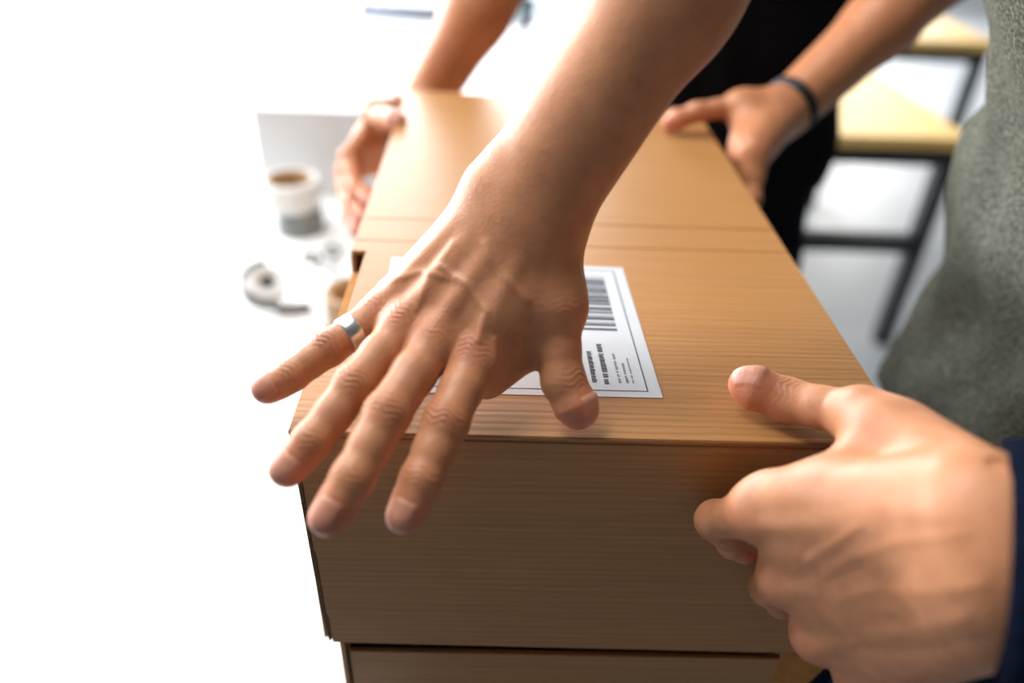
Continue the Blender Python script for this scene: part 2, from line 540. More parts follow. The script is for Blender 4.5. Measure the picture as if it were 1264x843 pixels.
def cardboard_box_lower():
    z0, z1 = TZ, BB - .004
    root = empty('cardboard_box', (0.19, 0.33, z0), 'narrower brown cardboard box underneath the labelled box', 'box')
    x0, x1, y0, y1 = 0.0122, 0.352, 0.006, 0.640
    bm = bmesh.new()
    prism(bm, [(x0 + .003, y0, z0), (x1, y0, z0), (x1, y0, z1 - .0150), (x0 + .003, y0, z1 - .0140)], (0, 1, 0), K, .0006)  # stops short so a dark line imitates contact shade under the upper box
    from_bm('front_panel', bm, M_CARD_Z, root)
    bm = bmesh.new()
    prism(bm, [(x0 - .003, y0 + .0045, z0), (x0 - .003, y1, z0), (x0 - .003, y1, z1), (x0 - .003, y0 + .0045, z1)], (1, 0, 0), K, .0006)
    prism(bm, [(x0 - .003, y0 - .002, z0), (x0 + .0005, y0 - .002, z0), (x0 + .0005, y0 - .002, z1 - .002), (x0 - .003, y0 - .002, z1 - .001)], (0, 1, 0), .008)
    from_bm('side_panel', bm, M_CARD_Z, root)
    bm = bmesh.new()
    prism(bm, [(x0 + .0006, y0 + .0015, z0), (x0 + .0034, y0 + .0015, z0), (x0 + .0034, y0 + .0015, z1 - .006), (x0 + .0006, y0 + .0015, z1 - .003)], (0, 1, 0), .003)
    from_bm('tuck_gap_shade', bm, M_CARD_SHADE, root)  # dark strip colouring in the shaded gap at the left flap
    bm = bmesh.new()
    prism(bm, [(x1, y0 + .0045, z0), (x1, y1, z0), (x1, y1, z1), (x1, y0 + .0045, z1)], (-1, 0, 0), K, .0006)
    from_bm('side_panel', bm, M_CARD_Z, root)
    bm = bmesh.new()
    prism(bm, [(x0 + .002, y1, z0), (x1 - .005, y1, z0), (x1 - .005, y1, z1), (x0 + .002, y1, z1)], (0, -1, 0), K, .0006)
    from_bm('back_panel', bm, M_CARD_Z, root)
    bm = bmesh.new()
    prism(bm, [(x0 + .002, y0 + .001, z1 - K), (x1 - .005, y0 + .001, z1 - K), (x1 - .005, y1 - .005, z1 - K), (x0 + .002, y1 - .005, z1 - K)], (0, 0, 1), K)
    from_bm('lid', bm, M_CARD_Y, root)
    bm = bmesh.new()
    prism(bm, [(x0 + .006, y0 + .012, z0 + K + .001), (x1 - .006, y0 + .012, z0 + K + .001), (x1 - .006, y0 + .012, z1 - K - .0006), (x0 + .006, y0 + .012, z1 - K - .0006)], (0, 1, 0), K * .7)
    from_bm('inner_backing', bm, M_CARD_SHADE, root)  # added dark sheet, its colour makes the shade line between the boxes
    bm = bmesh.new()
    prism(bm, [(x0 + .002, y0 + .005, z0), (x1 - .005, y0 + .005, z0), (x1 - .005, y1 - .005, z0), (x0 + .002, y1 - .005, z0)], (0, 0, 1), K)
    from_bm('bottom_panel', bm, M_CARD_Y, root)
    bm = bmesh.new()   # dust flap sprung open at the right front corner
    prism(bm, [(x1 - .001, .006, z1 - .003), (x1 + .028, -.008, z1 - .003), (x1 + .006, .002, z0 + .05), (x1 - .001, .006, z0 + .03)], (.40, .91, 0), .004, .0004)
    f = from_bm('dust_flap', bm, M_CARD_IN, root)
    tag(f, 'orange-brown cut flap standing out at the corner')
    return root


cardboard_box_upper()
cardboard_box_lower()

# ------------------------------------------------------------------ implicit bodies: tapered limbs blended, meshed by surface nets
F32 = np.float32


def smin(a, b, k):
    if k <= 0: return np.minimum(a, b)
    h = np.maximum(k - np.abs(a - b), 0) / k
    return np.minimum(a, b) - h * h * (k * 0.25)


class Field:
    def __init__(self, lo, hi, h):
        self.lo, self.h = np.array(lo, float), h
        self.n = np.maximum(np.ceil((np.array(hi) - self.lo) / h).astype(int) + 1, 2)
        self.ax = [(self.lo[i] + h * np.arange(self.n[i])).astype(F32) for i in range(3)]
        self.D = np.full(self.n, 1.0, F32)

    def sl(self, lo, hi):
        a = np.clip(np.floor((np.array(lo) - self.lo) / self.h).astype(int), 0, self.n)
        b = np.clip(np.ceil((np.array(hi) - self.lo) / self.h).astype(int) + 1, 0, self.n)
        return None if (b <= a).any() else tuple(slice(int(i), int(j)) for i, j in zip(a, b))


def cone_dist(ax, s, a, b, ra, rb):
    X, Y, Z = ax[0][s[0]][:, None, None], ax[1][s[1]][None, :, None], ax[2][s[2]][None, None, :]
    d = b - a
    L2 = max(float(d @ d), 1e-12)
    t = ((X - F32(a[0])) * F32(d[0] / L2) + (Y - F32(a[1])) * F32(d[1] / L2) + (Z - F32(a[2])) * F32(d[2] / L2))
    t = np.clip(t, 0, 1)
    dx, dy, dz = X - F32(a[0]) - t * F32(d[0]), Y - F32(a[1]) - t * F32(d[1]), Z - F32(a[2]) - t * F32(d[2])
    return np.sqrt(dx * dx + dy * dy + dz * dz) - (F32(ra) + t * F32(rb - ra))


def C(a, b, ra, rb=None, k=0.006):
    return (np.array(a, float), np.array(b, float), ra, ra if rb is None else rb, k)


def add_prims(D, ax, fld, prims, base=None):
    for a, b, ra, rb, k in prims:
        m = max(ra, rb) + max(k, 0.006) + 0.006
        s = fld.sl(np.minimum(a, b) - m, np.maximum(a, b) + m)
        if s is None: continue
        D[s] = smin(D[s], cone_dist(ax, s, a, b, ra, rb), k)


def eval_body(lo, hi, h, core, digits=(), offset=None):
    """core: prims blended in order; digits: lists of prims, each digit blended to the core but kept apart from the others"""
    f = Field(lo, hi, h)
    add_prims(f.D, f.ax, f, core)
    if digits:
        out = f.D.copy()
        for prims, k in digits:
            pl = np.min([np.minimum(p[0], p[1]) - max(p[2], p[3]) for p in prims], axis=0) - .02
            ph = np.max([np.maximum(p[0], p[1]) + max(p[2], p[3]) for p in prims], axis=0) + .02
            s = f.sl(pl, ph)
            if s is None: continue
            sub = Field.__new__(Field)
            sub.lo = f.lo + np.array([q.start for q in s]) * h
            sub.h = h
            sub.n = np.array([q.stop - q.start for q in s])
            sub.ax = [f.ax[i][s[i]] for i in range(3)]
            sub.D = np.full(sub.n, 1.0, F32)
            add_prims(sub.D, sub.ax, sub, prims)
            out[s] = np.minimum(out[s], smin(f.D[s], sub.D, k))
        f.D = out
    if offset is not None:
        f.D = f.D + offset(f.ax[0][:, None, None], f.ax[1][None, :, None], f.ax[2][None, None, :]).astype(F32)
    return f


def surface_nets(f):
    D, n = f.D, f.n
    S = D < 0
    c = [n[i] - 1 for i in range(3)]
    corners = [(i, j, k) for i in (0, 1) for j in (0, 1) for k in (0, 1)]
    cnt = np.zeros(c, np.int8)
    for (i, j, k) in corners:
        cnt += S[i:i + c[0], j:j + c[1], k:k + c[2]]
    act = (cnt > 0) & (cnt < 8)
    idx = np.argwhere(act)
    if len(idx) == 0: return np.zeros((0, 3)), np.zeros((0, 4), int)
    ids = np.full(c, -1, np.int32)
    ids[act] = np.arange(len(idx))
    val = np.stack([D[idx[:, 0] + i, idx[:, 1] + j, idx[:, 2] + k] for i, j, k in corners], 1).astype(float)
    P = np.zeros((len(idx), 3))
    w = np.zeros(len(idx))
    cc = np.array(corners, float)
    for a in range(8):
        for b in range(a + 1, 8):
            if np.abs(cc[a] - cc[b]).sum() != 1: continue
            m = (val[:, a] < 0) != (val[:, b] < 0)
            t = val[m, a] / (val[m, a] - val[m, b])
            P[m] += cc[a] + t[:, None] * (cc[b] - cc[a])
            w[m] += 1
    P = f.lo + (idx + P / w[:, None]) * f.h
    quads = []
    for axis in range(3):
        sl0, sl1 = [slice(1, -1)] * 3, [slice(1, -1)] * 3
        sl0[axis], sl1[axis] = slice(0, -1), slice(1, None)
        A, Bq = S[tuple(sl0)], S[tuple(sl1)]
        e = np.argwhere(A != Bq)
        if len(e) == 0: continue
        ins = A[tuple(e.T)]
        off = np.ones(3, int); off[axis] = 0
        g = e + off
        u, v = (axis + 1) % 3, (axis + 2) % 3
        du, dv = np.zeros(3, int), np.zeros(3, int)
        du[u], dv[v] = 1, 1
        q = np.stack([ids[tuple((g - du - dv).T)], ids[tuple((g - dv).T)], ids[tuple(g.T)], ids[tuple((g - du).T)]], 1)
        q[~ins] = q[~ins][:, ::-1]
        quads.append(q)
    Q = np.concatenate(quads)
    return P, Q[(Q >= 0).all(1)]


def relax(P, Q, it=2, lam=0.5):
    e = np.concatenate([Q[:, [0, 1]], Q[:, [1, 2]], Q[:, [2, 3]], Q[:, [3, 0]]])
    e = np.concatenate([e, e[:, ::-1]])
    deg = np.bincount(e[:, 0], minlength=len(P)).astype(float)
    for _ in range(it):
        s = np.stack([np.bincount(e[:, 0], P[e[:, 1], i], len(P)) for i in range(3)], 1)
        P = P + lam * (s / np.maximum(deg, 1)[:, None] - P)
    return P


def normals(P, Q):
    n = np.cross(P[Q[:, 2]] - P[Q[:, 0]], P[Q[:, 3]] - P[Q[:, 1]])
    N = np.zeros_like(P)
    for j in range(4):
        for i in range(3):
            N[:, i] += np.bincount(Q[:, j], n[:, i], len(P))
    return N / np.maximum(np.linalg.norm(N, axis=1), 1e-12)[:, None]


def quad_mesh(name, P, Q, tones=None):
    me = bpy.data.meshes.new(name)
    me.vertices.add(len(P))
    me.vertices.foreach_set('co', P.astype(F32).ravel())
    me.loops.add(len(Q) * 4)
    me.loops.foreach_set('vertex_index', Q.astype(np.int32).ravel())
    me.polygons.add(len(Q))
    me.polygons.foreach_set('loop_start', np.arange(len(Q), dtype=np.int32) * 4)
    me.polygons.foreach_set('use_smooth', np.ones(len(Q), bool))
    me.update(calc_edges=True)
    if tones is not None:
        ca = me.color_attributes.new('tone', 'FLOAT_COLOR', 'POINT')
        ca.data.foreach_set('color', np.c_[tones, np.ones(len(P))].astype(F32).ravel())
    me.validate()
    return me


def unit(v): return v / max(np.linalg.norm(v), 1e-9)


class Hand:
    """joints of one hand in metres; builds its tapered chains and remembers where nails and creases sit"""
    def __init__(self, wrist, fingers, thumb, elbow, s=1.0, flip=1, tendons=1.0, fore=(0.024, 0.034, 0.040), spread=0.017, fr=1.0, fill=0.0, extra=(), knuckle=False, ridges=()):
        self.knuckle, self.ridges = knuckle, ridges
        self.s = s
        self.wrist, self.thumb, self.fingers = np.array(wrist), [np.array(p) for p in thumb], [[np.array(p) for p in fg] for fg in fingers]
        mcp = [fg[0] for fg in self.fingers]
        across = unit(mcp[0] - mcp[3])
        along = unit((mcp[1] + mcp[2]) / 2 - self.wrist)
        nrm = unit(np.cross(across, along)) * flip        # the back of the hand
        self.nrm = nrm
        core, W = [], self.wrist
        fa = unit(W - elbow)                              # forearm
        side = unit(across - fa * (across @ fa))
        self.elbow = np.array(elbow)
        r0, r1, r2 = fore
        mid = W + (elbow - W) * 0.55
        for sg in (-1, 1):
            a, b, c = W + side * sg * .0125 * s, mid + side * sg * .011, elbow + side * sg * .008
            core.append(C(a, b, r0 * s * .92, r1 * .92, .02))
            core.append(C(b, c, r1 * .92, r2, .03))
        core.append(C(W + side * .0 + nrm * .002, mid, r0 * s * .96, r1 * .95, .02))
        core.append(C(W - side * .020 * s + nrm * .008 * s, W - side * .019 * s + nrm * .008 * s - fa * .012, .0125 * s, .011 * s, .014))   # ulna head
        wr = [W + across * spread * s * q for q in (1.0, .35, -.35, -1.0)]
        rm = (.0135, .0130, .0122, .0115)
        for i in range(4):
            core.append(C(wr[i] - nrm * .001, mcp[i] - nrm * .004 * s, .0165 * s, rm[i] * s, .018))
            core.append(C(wr[i] - nrm * .012 * s, mcp[i] - nrm * .012 * s - along * .008, .0125 * s, .0115 * s, .016))
        core.append(C(wr[3] - nrm * .010 * s - across * .002, mcp[3] - nrm * .010 * s - along * .014, .0155 * s, .0135 * s, .014))           # heel of the hand
        th = self.thumb
        core.append(C(th[0], th[1] - unit(th[1] - th[0]) * .006, .0170 * s, .0135 * s, .018))
        core.append(C(th[0] - nrm * .006, (th[1] + th[0]) / 2 - nrm * .008 * s, .0165 * s, .0150 * s, .016))
        mi = wr[0] * .35 + mcp[0] * .65
        core.append(C(mi - nrm * .008 * s, th[0] * .25 + th[1] * .75, .0095 * s, .0095 * s, .022))                                           # web of the thumb
        for i in range(3):                                                                                                                 # webs between the fingers
            core.append(C(mcp[i] - nrm * .010 * s + along * .006 * s, mcp[i + 1] - nrm * .010 * s + along * .006 * s, .0068 * s, None, .010))
        for i in range(4):                                                                                                                 # knuckles and tendons
            core.append(C(mcp[i] + nrm * .0022 * s, mcp[i] + nrm * .0018 * s + unit(self.fingers[i][1] - mcp[i]) * .003, .0100 * s, None, .008))
            if tendons:
                a = mcp[i] * .95 + wr[i] * .05 + nrm * (.0082 * s)
                b = mcp[i] * .25 + wr[i] * .75 + nrm * (.0120 * s)
                core.append(C(a, b, .0030 * s * tendons, .0024 * s, .007))
        if fill:
            for i in range(3):
                for q in (.62, .86):
                    a = (wr[i] + wr[i + 1]) / 2 * (1 - q) + (mcp[i] + mcp[i + 1]) / 2 * q
                    core.append(C((wr[i] + wr[i + 1]) / 2, a - nrm * .0035 * s, .0150 * s, .0135 * s * fill, .016))
        core += list(extra)
        self.core = core
        rad = ((.0112, .0101, .0104, .0091, .0092, .0079), (.0114, .0103, .0106, .0093, .0094, .0081), (.0108, .0097, .0100, .0087, .0088, .0076), (.0098, .0086, .0088, .0077, .0078, .0068))
        self.digits = []
        for fg, r in zip(self.fingers, rad):
            r = tuple(q * fr for q in r)
            m, p, d, tp = fg
            dn = self.dorsal(m, p, d)
            L = [C(m - nrm * .003, (m + p) / 2, r[0] * s, r[1] * s, .006), C((m + p) / 2, p, r[1] * s, r[2] * s, .004),
                 C(p, (p + d) / 2, r[2] * s, r[3] * s, .004), C((p + d) / 2, d, r[3] * s, r[4] * s, .004),
                 C(d, tp - unit(tp - d) * r[5] * s, r[4] * s, r[5] * s, .004),
                 C(d * .6 + tp * .4 - dn * .0022, d * .2 + tp * .8 - unit(tp - d) * r[5] * s * .8 - dn * .0018, r[4] * s * .80, r[5] * s * .86, .006)]
            self.digits.append((L, .009))
        a, m, i, tp = th
        r = (.0132, .0108, .0118, .0118, .0088)
        self.digits.append(([C(a * .3 + m * .7, m, r[0] * s, r[0] * .97 * s, .006), C(m, (m + i) / 2, r[0] * .97 * s, r[1] * s, .006), C((m + i) / 2, i, r[1] * s, r[2] * s, .004),
                             C(i, i * .45 + tp * .55, r[2] * .95 * s, r[3] * s, .005), C(i * .45 + tp * .55, tp - unit(tp - i) * r[4] * s, r[3] * s, r[4] * s, .004)], .010))

    def dorsal(self, a, b, c):
        """outward side of a bent finger"""
        ax = unit(c - b)
        v = self.nrm - ax * (self.nrm @ ax)
        bend = unit(b - a) - unit(c - b)
        bend = bend - ax * (bend @ ax)
        return unit(unit(v) + 1.2 * bend)

    def detail(self, P, N, T, thumb_dorsal=None):
        """nails, joint creases and skin tone; moves P along N by fractions of a millimetre"""
        disp = np.zeros(len(P))
        s = self.s
        chains = [(fg[0], fg[1], fg[2], fg[3], self.dorsal(*fg[:3]), self.dorsal(fg[1], fg[2], fg[3]), .0080 * s) for fg in self.fingers]
        th = self.thumb
        td = thumb_dorsal if thumb_dorsal is not None else self.dorsal(*th[1:4])
        chains.append((th[0], th[1], th[2], th[3], td, td, .0105 * s))
        for ci, (m, p, d, tp, dn1, dn2, rr) in enumerate(chains):
            near = (np.linalg.norm(P - (p + tp) / 2, axis=1) < .095)
            I = np.where(near)[0]
            if len(I) == 0: continue
            X, NN = P[I], N[I]
            # redder towards the tip and at the joints
            ax = unit(tp - d)
            u = (X - d) @ ax / np.linalg.norm(tp - d)
            rad = np.linalg.norm(X - d - np.clip((X - d) @ ax, 0, np.linalg.norm(tp - d))[:, None] * ax, axis=1)
            inside = rad < rr * 1.6
            red = np.clip((u - .1) / .7, 0, 1) * inside
            T[I] = T[I] * (1 - red[:, None] * np.array([-.10, .13, .02]))
            # creases over the two joints on the dorsal side
            for jn, (q, dirv, dn, amp) in enumerate(((p, unit(d - m), dn1, 1.0 if ci < 4 else .35), (d, unit(tp - p), dn2, .55)) + (((m, unit(p - self.wrist), self.nrm, .38),) if ci < 4 and self.knuckle else ())):
                v = X - q
                a_ = v @ dirv
                dist = np.linalg.norm(v - a_[:, None] * dirv, axis=1)
                face = np.clip(NN @ dn, 0, 1) ** 1.5
                w = face * (dist < rr * 1.9) * np.exp(-(a_ / (.0062 * s)) ** 2)
                lat = v @ unit(np.cross(dn, dirv))
                wob = .0009 * np.sin(lat * 520 + ci * 2.1 + jn)
                g = sum(np.exp(-((a_ - o + wob * (1 + i * .3)) / .0009) ** 2) for i, o in enumerate((-.0064 * s, -.0030 * s, 0.0003, .0034 * s, .0066 * s)))
                disp[I] += -.0009 * amp * g * w + .0008 * amp * w
                T[I] = T[I] * (1 - (w * g)[:, None] * amp * np.array([.16, .26, .30])) * (1 - w[:, None] * amp * np.array([.0, .06, .06]))
            # nail
            side = unit(np.cross(dn2, ax))
            lv = (X - d) @ side
            Ln = np.linalg.norm(tp - d)
            un = (X - d) @ ax / Ln
            hw = rr * .78
            fade = lambda x, e: np.clip(x / e, 0, 1)
            msk = fade((NN @ dn2) - .28, .12) * fade(1 - np.abs(lv) / hw, .14) * fade(un - .42, .06) * fade(1.0 - un, .03) * inside
            disp[I] += .00055 * msk
            edge = np.exp(-((un - .43) / .04) ** 2) * fade((NN @ dn2) - .2, .2) * (np.abs(lv) < hw) * inside
            disp[I] -= .0003 * edge
            free = fade(un - .90, .04)
            nailc = np.array([.66, .34, .25])[None, :] * (1 - free[:, None]) + np.array([.72, .48, .38])[None, :] * free[:, None]
            T[I] = T[I] * (1 - msk[:, None] * .6) + nailc * msk[:, None] * .6
        q = (P - CAM) @ RM
        px = np.stack([632 + FPX * q[:, 0] / -q[:, 2], 421.5 - FPX * q[:, 1] / -q[:, 2]], 1)
        out = np.clip((N @ self.nrm) * 2, 0, 1)
        for line, wd, amp in self.ridges:                  # veins and skin folds on the back of the hand
            best = np.full(len(P), 1e9)
            for a, b in zip(line, line[1:]):
                a, b = np.array(a, float), np.array(b, float)
                t = np.clip(((px - a) @ (b - a)) / ((b - a) @ (b - a)), 0, 1)
                best = np.minimum(best, np.linalg.norm(px - a - t[:, None] * (b - a), axis=1))
            disp += amp * np.exp(-(best / wd) ** 2) * out
        for fg in self.fingers:                            # knuckles of the fist
            m = fg[0]
            v = P - m - self.nrm * .009 * s
            w = np.exp(-(v * v).sum(1) / (.010 * s) ** 2)
            T *= (1 - w[:, None] * np.array([.0, .15, .16]))
        return disp, T


SKIN_TONE = np.array([0.60, 0.268, 0.132])


def skin_blocks(blocks, core, digits, hands, tone, thumb_dorsals):
    """mesh the body at several resolutions; a coarser block leaves out what a finer one already covers"""
    Ps, Qs, Ts, done, nb = [], [], [], [], 0
    for lo, hi, h, mode in blocks:
        f = eval_body(lo, hi, h, core, digits)
        P, Q = surface_nets(f)
        if len(P) == 0: continue
        P = relax(P, Q, 2 if h < .002 else 1, .45)
        for dlo, dhi, dh in done:
            cen = P[Q].mean(1)
            m = dh * 2.0
            ins = ((cen > np.array(dlo) + m) & (cen < np.array(dhi) - m)).all(1)
            Q = Q[~ins]
        done.append((lo, hi, h))
        N = normals(P, Q)
        T = np.tile(tone, (len(P), 1))
        T *= (1 + .05 * np.sin(P[:, :1] * 61 + 1) * np.sin(P[:, 1:2] * 53) * np.sin(P[:, 2:] * 67 + 2))
        if mode is not None:
            disp, T = hands[mode].detail(P, N, T, thumb_dorsals[mode])
            P = P + N * disp[:, None]
        used = np.unique(Q)
        mp = np.full(len(P), -1)
        mp[used] = np.arange(len(used))
        Ps.append(P[used]); Qs.append(mp[Q] + nb); Ts.append(T[used])
        nb += len(used)
    return np.concatenate(Ps), np.concatenate(Qs), np.concatenate(Ts)


def bounds(prims, pad=.012):
    lo = np.min([np.minimum(p[0], p[1]) - max(p[2], p[3]) for p in prims], axis=0) - pad
    hi = np.max([np.maximum(p[0], p[1]) + max(p[2], p[3]) for p in prims], axis=0) + pad
    return lo, hi


def cloth(name, prims, h, material, parent, offset=None, keep=None, relax_n=2):
    lo, hi = bounds(prims, .03)
    f = eval_body(lo, hi, h, prims, (), offset)
    if keep is not None:
        k = keep(f.ax[0][:, None, None], f.ax[1][None, :, None], f.ax[2][None, None, :])
        f.D = np.maximum(f.D, k.astype(F32))
    P, Q = surface_nets(f)
    P = relax(P, Q, relax_n, .5)
    return link(name, quad_mesh(name, P, Q), material, parent)


def hand_box(hd, pad=.016):
    pr = [p for d in hd.digits for p in d[0]] + [C(hd.wrist, hd.wrist, .03)]
    return bounds(pr, pad)


def head_prims(c, fwd):
    """skull, jaw, nose, ears, neck joint; c is the centre of the skull, fwd the way the face looks"""
    f = unit(np.array(fwd, float))
    u = np.array([0, 0, 1.0]); u = unit(u - f * (u @ f))
    l = np.cross(u, f)
    c = np.array(c, float)
    L = [C(c - f * .022 + u * .018, c + f * .020 + u * .020, .078, .076, .03), C(c - f * .03 - u * .03, c + f * .03 - u * .01, .062, .064, .03),
         C(c + f * .045 - u * .075, c + f * .010 - u * .06, .040, .052, .03), C(c + f * .070 - u * .088, c + f * .062 - u * .088, .022, .022, .02),
         C(c + f * .092 + u * .010, c + f * .108 - u * .032, .008, .012, .012), C(c + f * .082 - u * .058, c + f * .083 - u * .064, .014, .013, .008)]
    for sg in (-1, 1):
        L += [C(c + l * sg * .076 - f * .012 + u * .012, c + l * sg * .074 - f * .006 - u * .028, .014, .008, .008),
              C(c + l * sg * .016 + f * .086 + u * .026, c + l * sg * .052 + f * .074 + u * .022, .009, .008, .010),
              C(c + l * sg * .033 + f * .079 + u * .004, c + l * sg * .034 + f * .079 + u * .003, .0125, .0125, .004)]
    hair = [C(c - f * .030 + u * .030, c + f * .006 + u * .058, .083, .066, .03), C(c - f * .045 - u * .03, c - f * .03, .060, .07, .03)]
    return L, hair


def shoe(ankle, fwd, parent):
    a = np.array(ankle, float)
    f = np.array(fwd, float)
    g = np.array([a[0], a[1], 0])
    pr = [C(g - f * .05 + [0, 0, .045], g + f * .06 + [0, 0, .040], .040, .044, .02), C(g + f * .06 + [0, 0, .036], g + f * .165 + [0, 0, .028], .044, .030, .02),
          C(g + [0, 0, .05], g + [0, 0, .10], .042, .046, .02)]
    cloth('shoe', pr, .006, M_SHOE, parent, keep=lambda X, Y, Z: .003 - Z + 0 * X + 0 * Y)


def eyes(c, fwd, parent):
    f = unit(np.array(fwd, float))
    u = np.array([0, 0, 1.0]); u = unit(u - f * (u @ f))
    l = np.cross(u, f)
    for sg in (-1, 1):
        bm = bmesh.new()
        bmesh.ops.create_uvsphere(bm, u_segments=16, v_segments=10, radius=.0115, matrix=Matrix.Translation(Vector(np.array(c) + l * sg * .033 + f * .0845 + u * .004)))
        from_bm('eye', bm, M_CERAM, parent, True)
        bm = bmesh.new()
        bmesh.ops.create_uvsphere(bm, u_segments=14, v_segments=8, radius=.0055, matrix=Matrix.Translation(Vector(np.array(c) + l * sg * .033 + f * .0915 + u * .003)))
        from_bm('iris', bm, M_HAIR, parent, True)


# ------------------------------------------------------------------ person in the grey T-shirt
def at_top(x, y, z): return at_z(x, y, BT + z)


def person_grey():
    root = empty('person', (0.68, 0.24, 0), 'person in grey T-shirt and navy jeans pressing a ringed hand on the box lid', 'person')
    D = at_depth
    k = 1.03
    R = Hand(D(645, 262, .468 * k),
             [[D(588, 440, .455 * k), D(550, 522, .428 * k), D(520, 592, .415 * k), D(489, 658, .408 * k)],
              [D(541, 416, .458 * k), D(477, 512, .424 * k), D(435, 590, .407 * k), D(391, 660, .398 * k)],
              [D(501, 401, .465 * k), D(437, 477, .438 * k), D(385, 545, .421 * k), D(339, 597, .413 * k)],
              [D(474, 385, .478 * k), D(405, 430, .461 * k), D(360, 463, .452 * k), D(312, 489, .446 * k)]],
             [D(664, 312, .485), D(689, 388, .478), D(695, 470, .476), D(724, 527, .474)],
             np.array([0.272, 0.137, BT + .327]), s=1.12, flip=-1, fr=1.12, knuckle=True, tendons=1.15, fore=(.0232, .0265, .036),
             extra=[C(D(612, 452, .482), D(668, 436, .492), .0085, .0085, .016), C(D(600, 470, .482), D(640, 420, .485), .010, .012, .014)],
             ridges=[([(545, 330), (575, 350), (600, 385), (590, 420)], 5, .0010), ([(470, 350), (520, 335), (560, 345)], 5, .0008), ([(600, 300), (620, 340), (650, 370)], 6, .0007), ([(640, 420), (634, 450), (625, 475)], 4, -.0010),
                     ([(652, 400), (646, 440)], 4, -.0008), ([(560, 300), (530, 340), (515, 380)], 5, .0007), ([(610, 420), (612, 450)], 5, .0010)])
    Lw = D(1222, 690, .350)
    L = Hand(Lw,
             [[D(932, 634, .440), at_y(884, 642, -.024), at_y(905, 668, -.0125), at_y(930, 684, -.011)],
              [D(968, 716, .446), at_y(950, 724, -.026), at_y(965, 742, -.0125), at_y(990, 752, -.011)],
              [D(1008, 786, .448), at_y(1004, 786, -.030), at_y(1020, 796, -.0125), at_y(1042, 800, -.011)],
              [D(1062, 838, .446), at_y(1056, 836, -.034), at_y(1068, 842, -.0125), at_y(1088, 842, -.011)]],
             [D(1180, 600, .385), D(1060, 512, .452), D(972, 494, .487), D(900, 467, .500)],
             np.array([0.545, -0.215, BT + .10]), s=1.16, flip=1, tendons=.7, fore=(.030, .034, .040), spread=.026, fill=1.0,
             ridges=[([(1000, 690), (1035, 668), (1058, 650)], 7, .0006), ([(1010, 716), (1050, 690), (1110, 668), (1190, 660)], 8, .0004), ([(1035, 740), (1080, 728), (1150, 732), (1210, 722)], 9, .0004),
                     ([(965, 655), (1010, 640), (1090, 628), (1180, 640)], 14, .0004), ([(1000, 680), (1060, 700)], 10, -.0004), ([(1040, 775), (1100, 782), (1190, 765)], 10, .0005), ([(1060, 800), (1130, 806), (1215, 790)], 8, -.0005),
                     ([(1010, 545), (1060, 560), (1120, 566)], 12, -.0004)])
    for hd in (R, L):
        print('hand', [[round(float(np.linalg.norm(a - b)), 3) for a, b in zip(fg, fg[1:])] for fg in hd.fingers], hd.nrm.round(2))
    pel, ch = np.array([.712, .27, .92]), np.array([.595, .185, 1.40])
    sR, sL = np.array([.505, .335, 1.485]), np.array([.53, -.045, 1.485])
    nk, hdc = np.array([.51, .145, 1.56]), np.array([.435, .145, 1.69])
    y1 = np.array([0, 1.0, 0])
    torso = [C(pel - y1 * .075, pel + y1 * .075, .115, None, .05), C(pel - y1 * .07 + [-.005, 0, .2], pel + y1 * .07 + [-.005, 0, .2], .114, None, .08),
             C(ch - y1 * .085, ch + y1 * .085, .115, None, .10), C(sR + [.02, -.03, -.03], sL + [.02, .03, -.03], .070, None, .08)]
    torso += [C(pel + [.0, -.06, .22], ch + [0, -.06, 0], .09, None, .08), C(pel + [.0, .06, .22], ch + [0, .06, 0], .09, None, .08)]
    neck = [C((sR + sL) / 2 + [0, 0, .0], nk + [-.03, 0, .05], .062, .055, .05)]
    hp, hair = head_prims(hdc, (-.75, 0, -.66))
    upR = [C(sR, sR * .5 + R.elbow * .5, .052, .046, .03), C(sR * .5 + R.elbow * .5, R.elbow, .046, .041, .02)]
    upL = [C(sL, sL * .5 + L.elbow * .5, .052, .046, .03), C(sL * .5 + L.elbow * .5, L.elbow, .046, .041, .02)]
    hipR, hipL = np.array([.70, .36, .90]), np.array([.69, .18, .90])
    knR, knL = np.array([.64, .39, .50]), np.array([.585, .13, .50])
    anR, anL = np.array([.70, .42, .10]), np.array([.65, .12, .10])
    legs = [C(hipR, knR, .085, .058, .05), C(knR, anR, .058, .040, .02), C(hipL, knL, .085, .058, .05), C(knL, anL, .058, .040, .02)]
    core = torso + neck + hp + upR + upL + legs
    body = core + R.core + L.core
    digits = R.digits + L.digits
    rlo, rhi = hand_box(R)
    llo, lhi = hand_box(L)
    flo, fhi = bounds([C(R.wrist, R.elbow, .05)], .005)
    blo, bhi = bounds(body)
    P, Q, T = skin_blocks([(rlo, rhi, .0009, 0), (llo, lhi, .0011, 1), (flo, fhi, .0025, None), (blo, bhi, .008, None)], body, digits, [R, L], SKIN_TONE, [unit(np.array([.70, -.25, .60])), unit(np.array([.05, -.25, .95]))])
    b = link('body', quad_mesh('body', P, Q, T), M_SKIN, root)
    # T-shirt: loose, hem hanging at hip height with a fold on the near side
    sh = [C(p[0], p[1], p[2] + .016, p[3] + .016, p[4]) for p in torso]
    sh += [C(pel + [0, -.075, -.06], pel + [0, .075, -.06], .125, None, .04),
           C(sR, sR * .45 + R.elbow * .55, .068, .062, .05), C(sL, sL * .45 + L.elbow * .55, .072, .074, .05)]
    sh += [C(pel + [-.100, -.02, -.04], pel + [-.09, .03, .03], .024, .012, .03), C(pel + [-.06, -.12, -.07], pel + [-.09, -.09, .12], .02, .012, .04)]

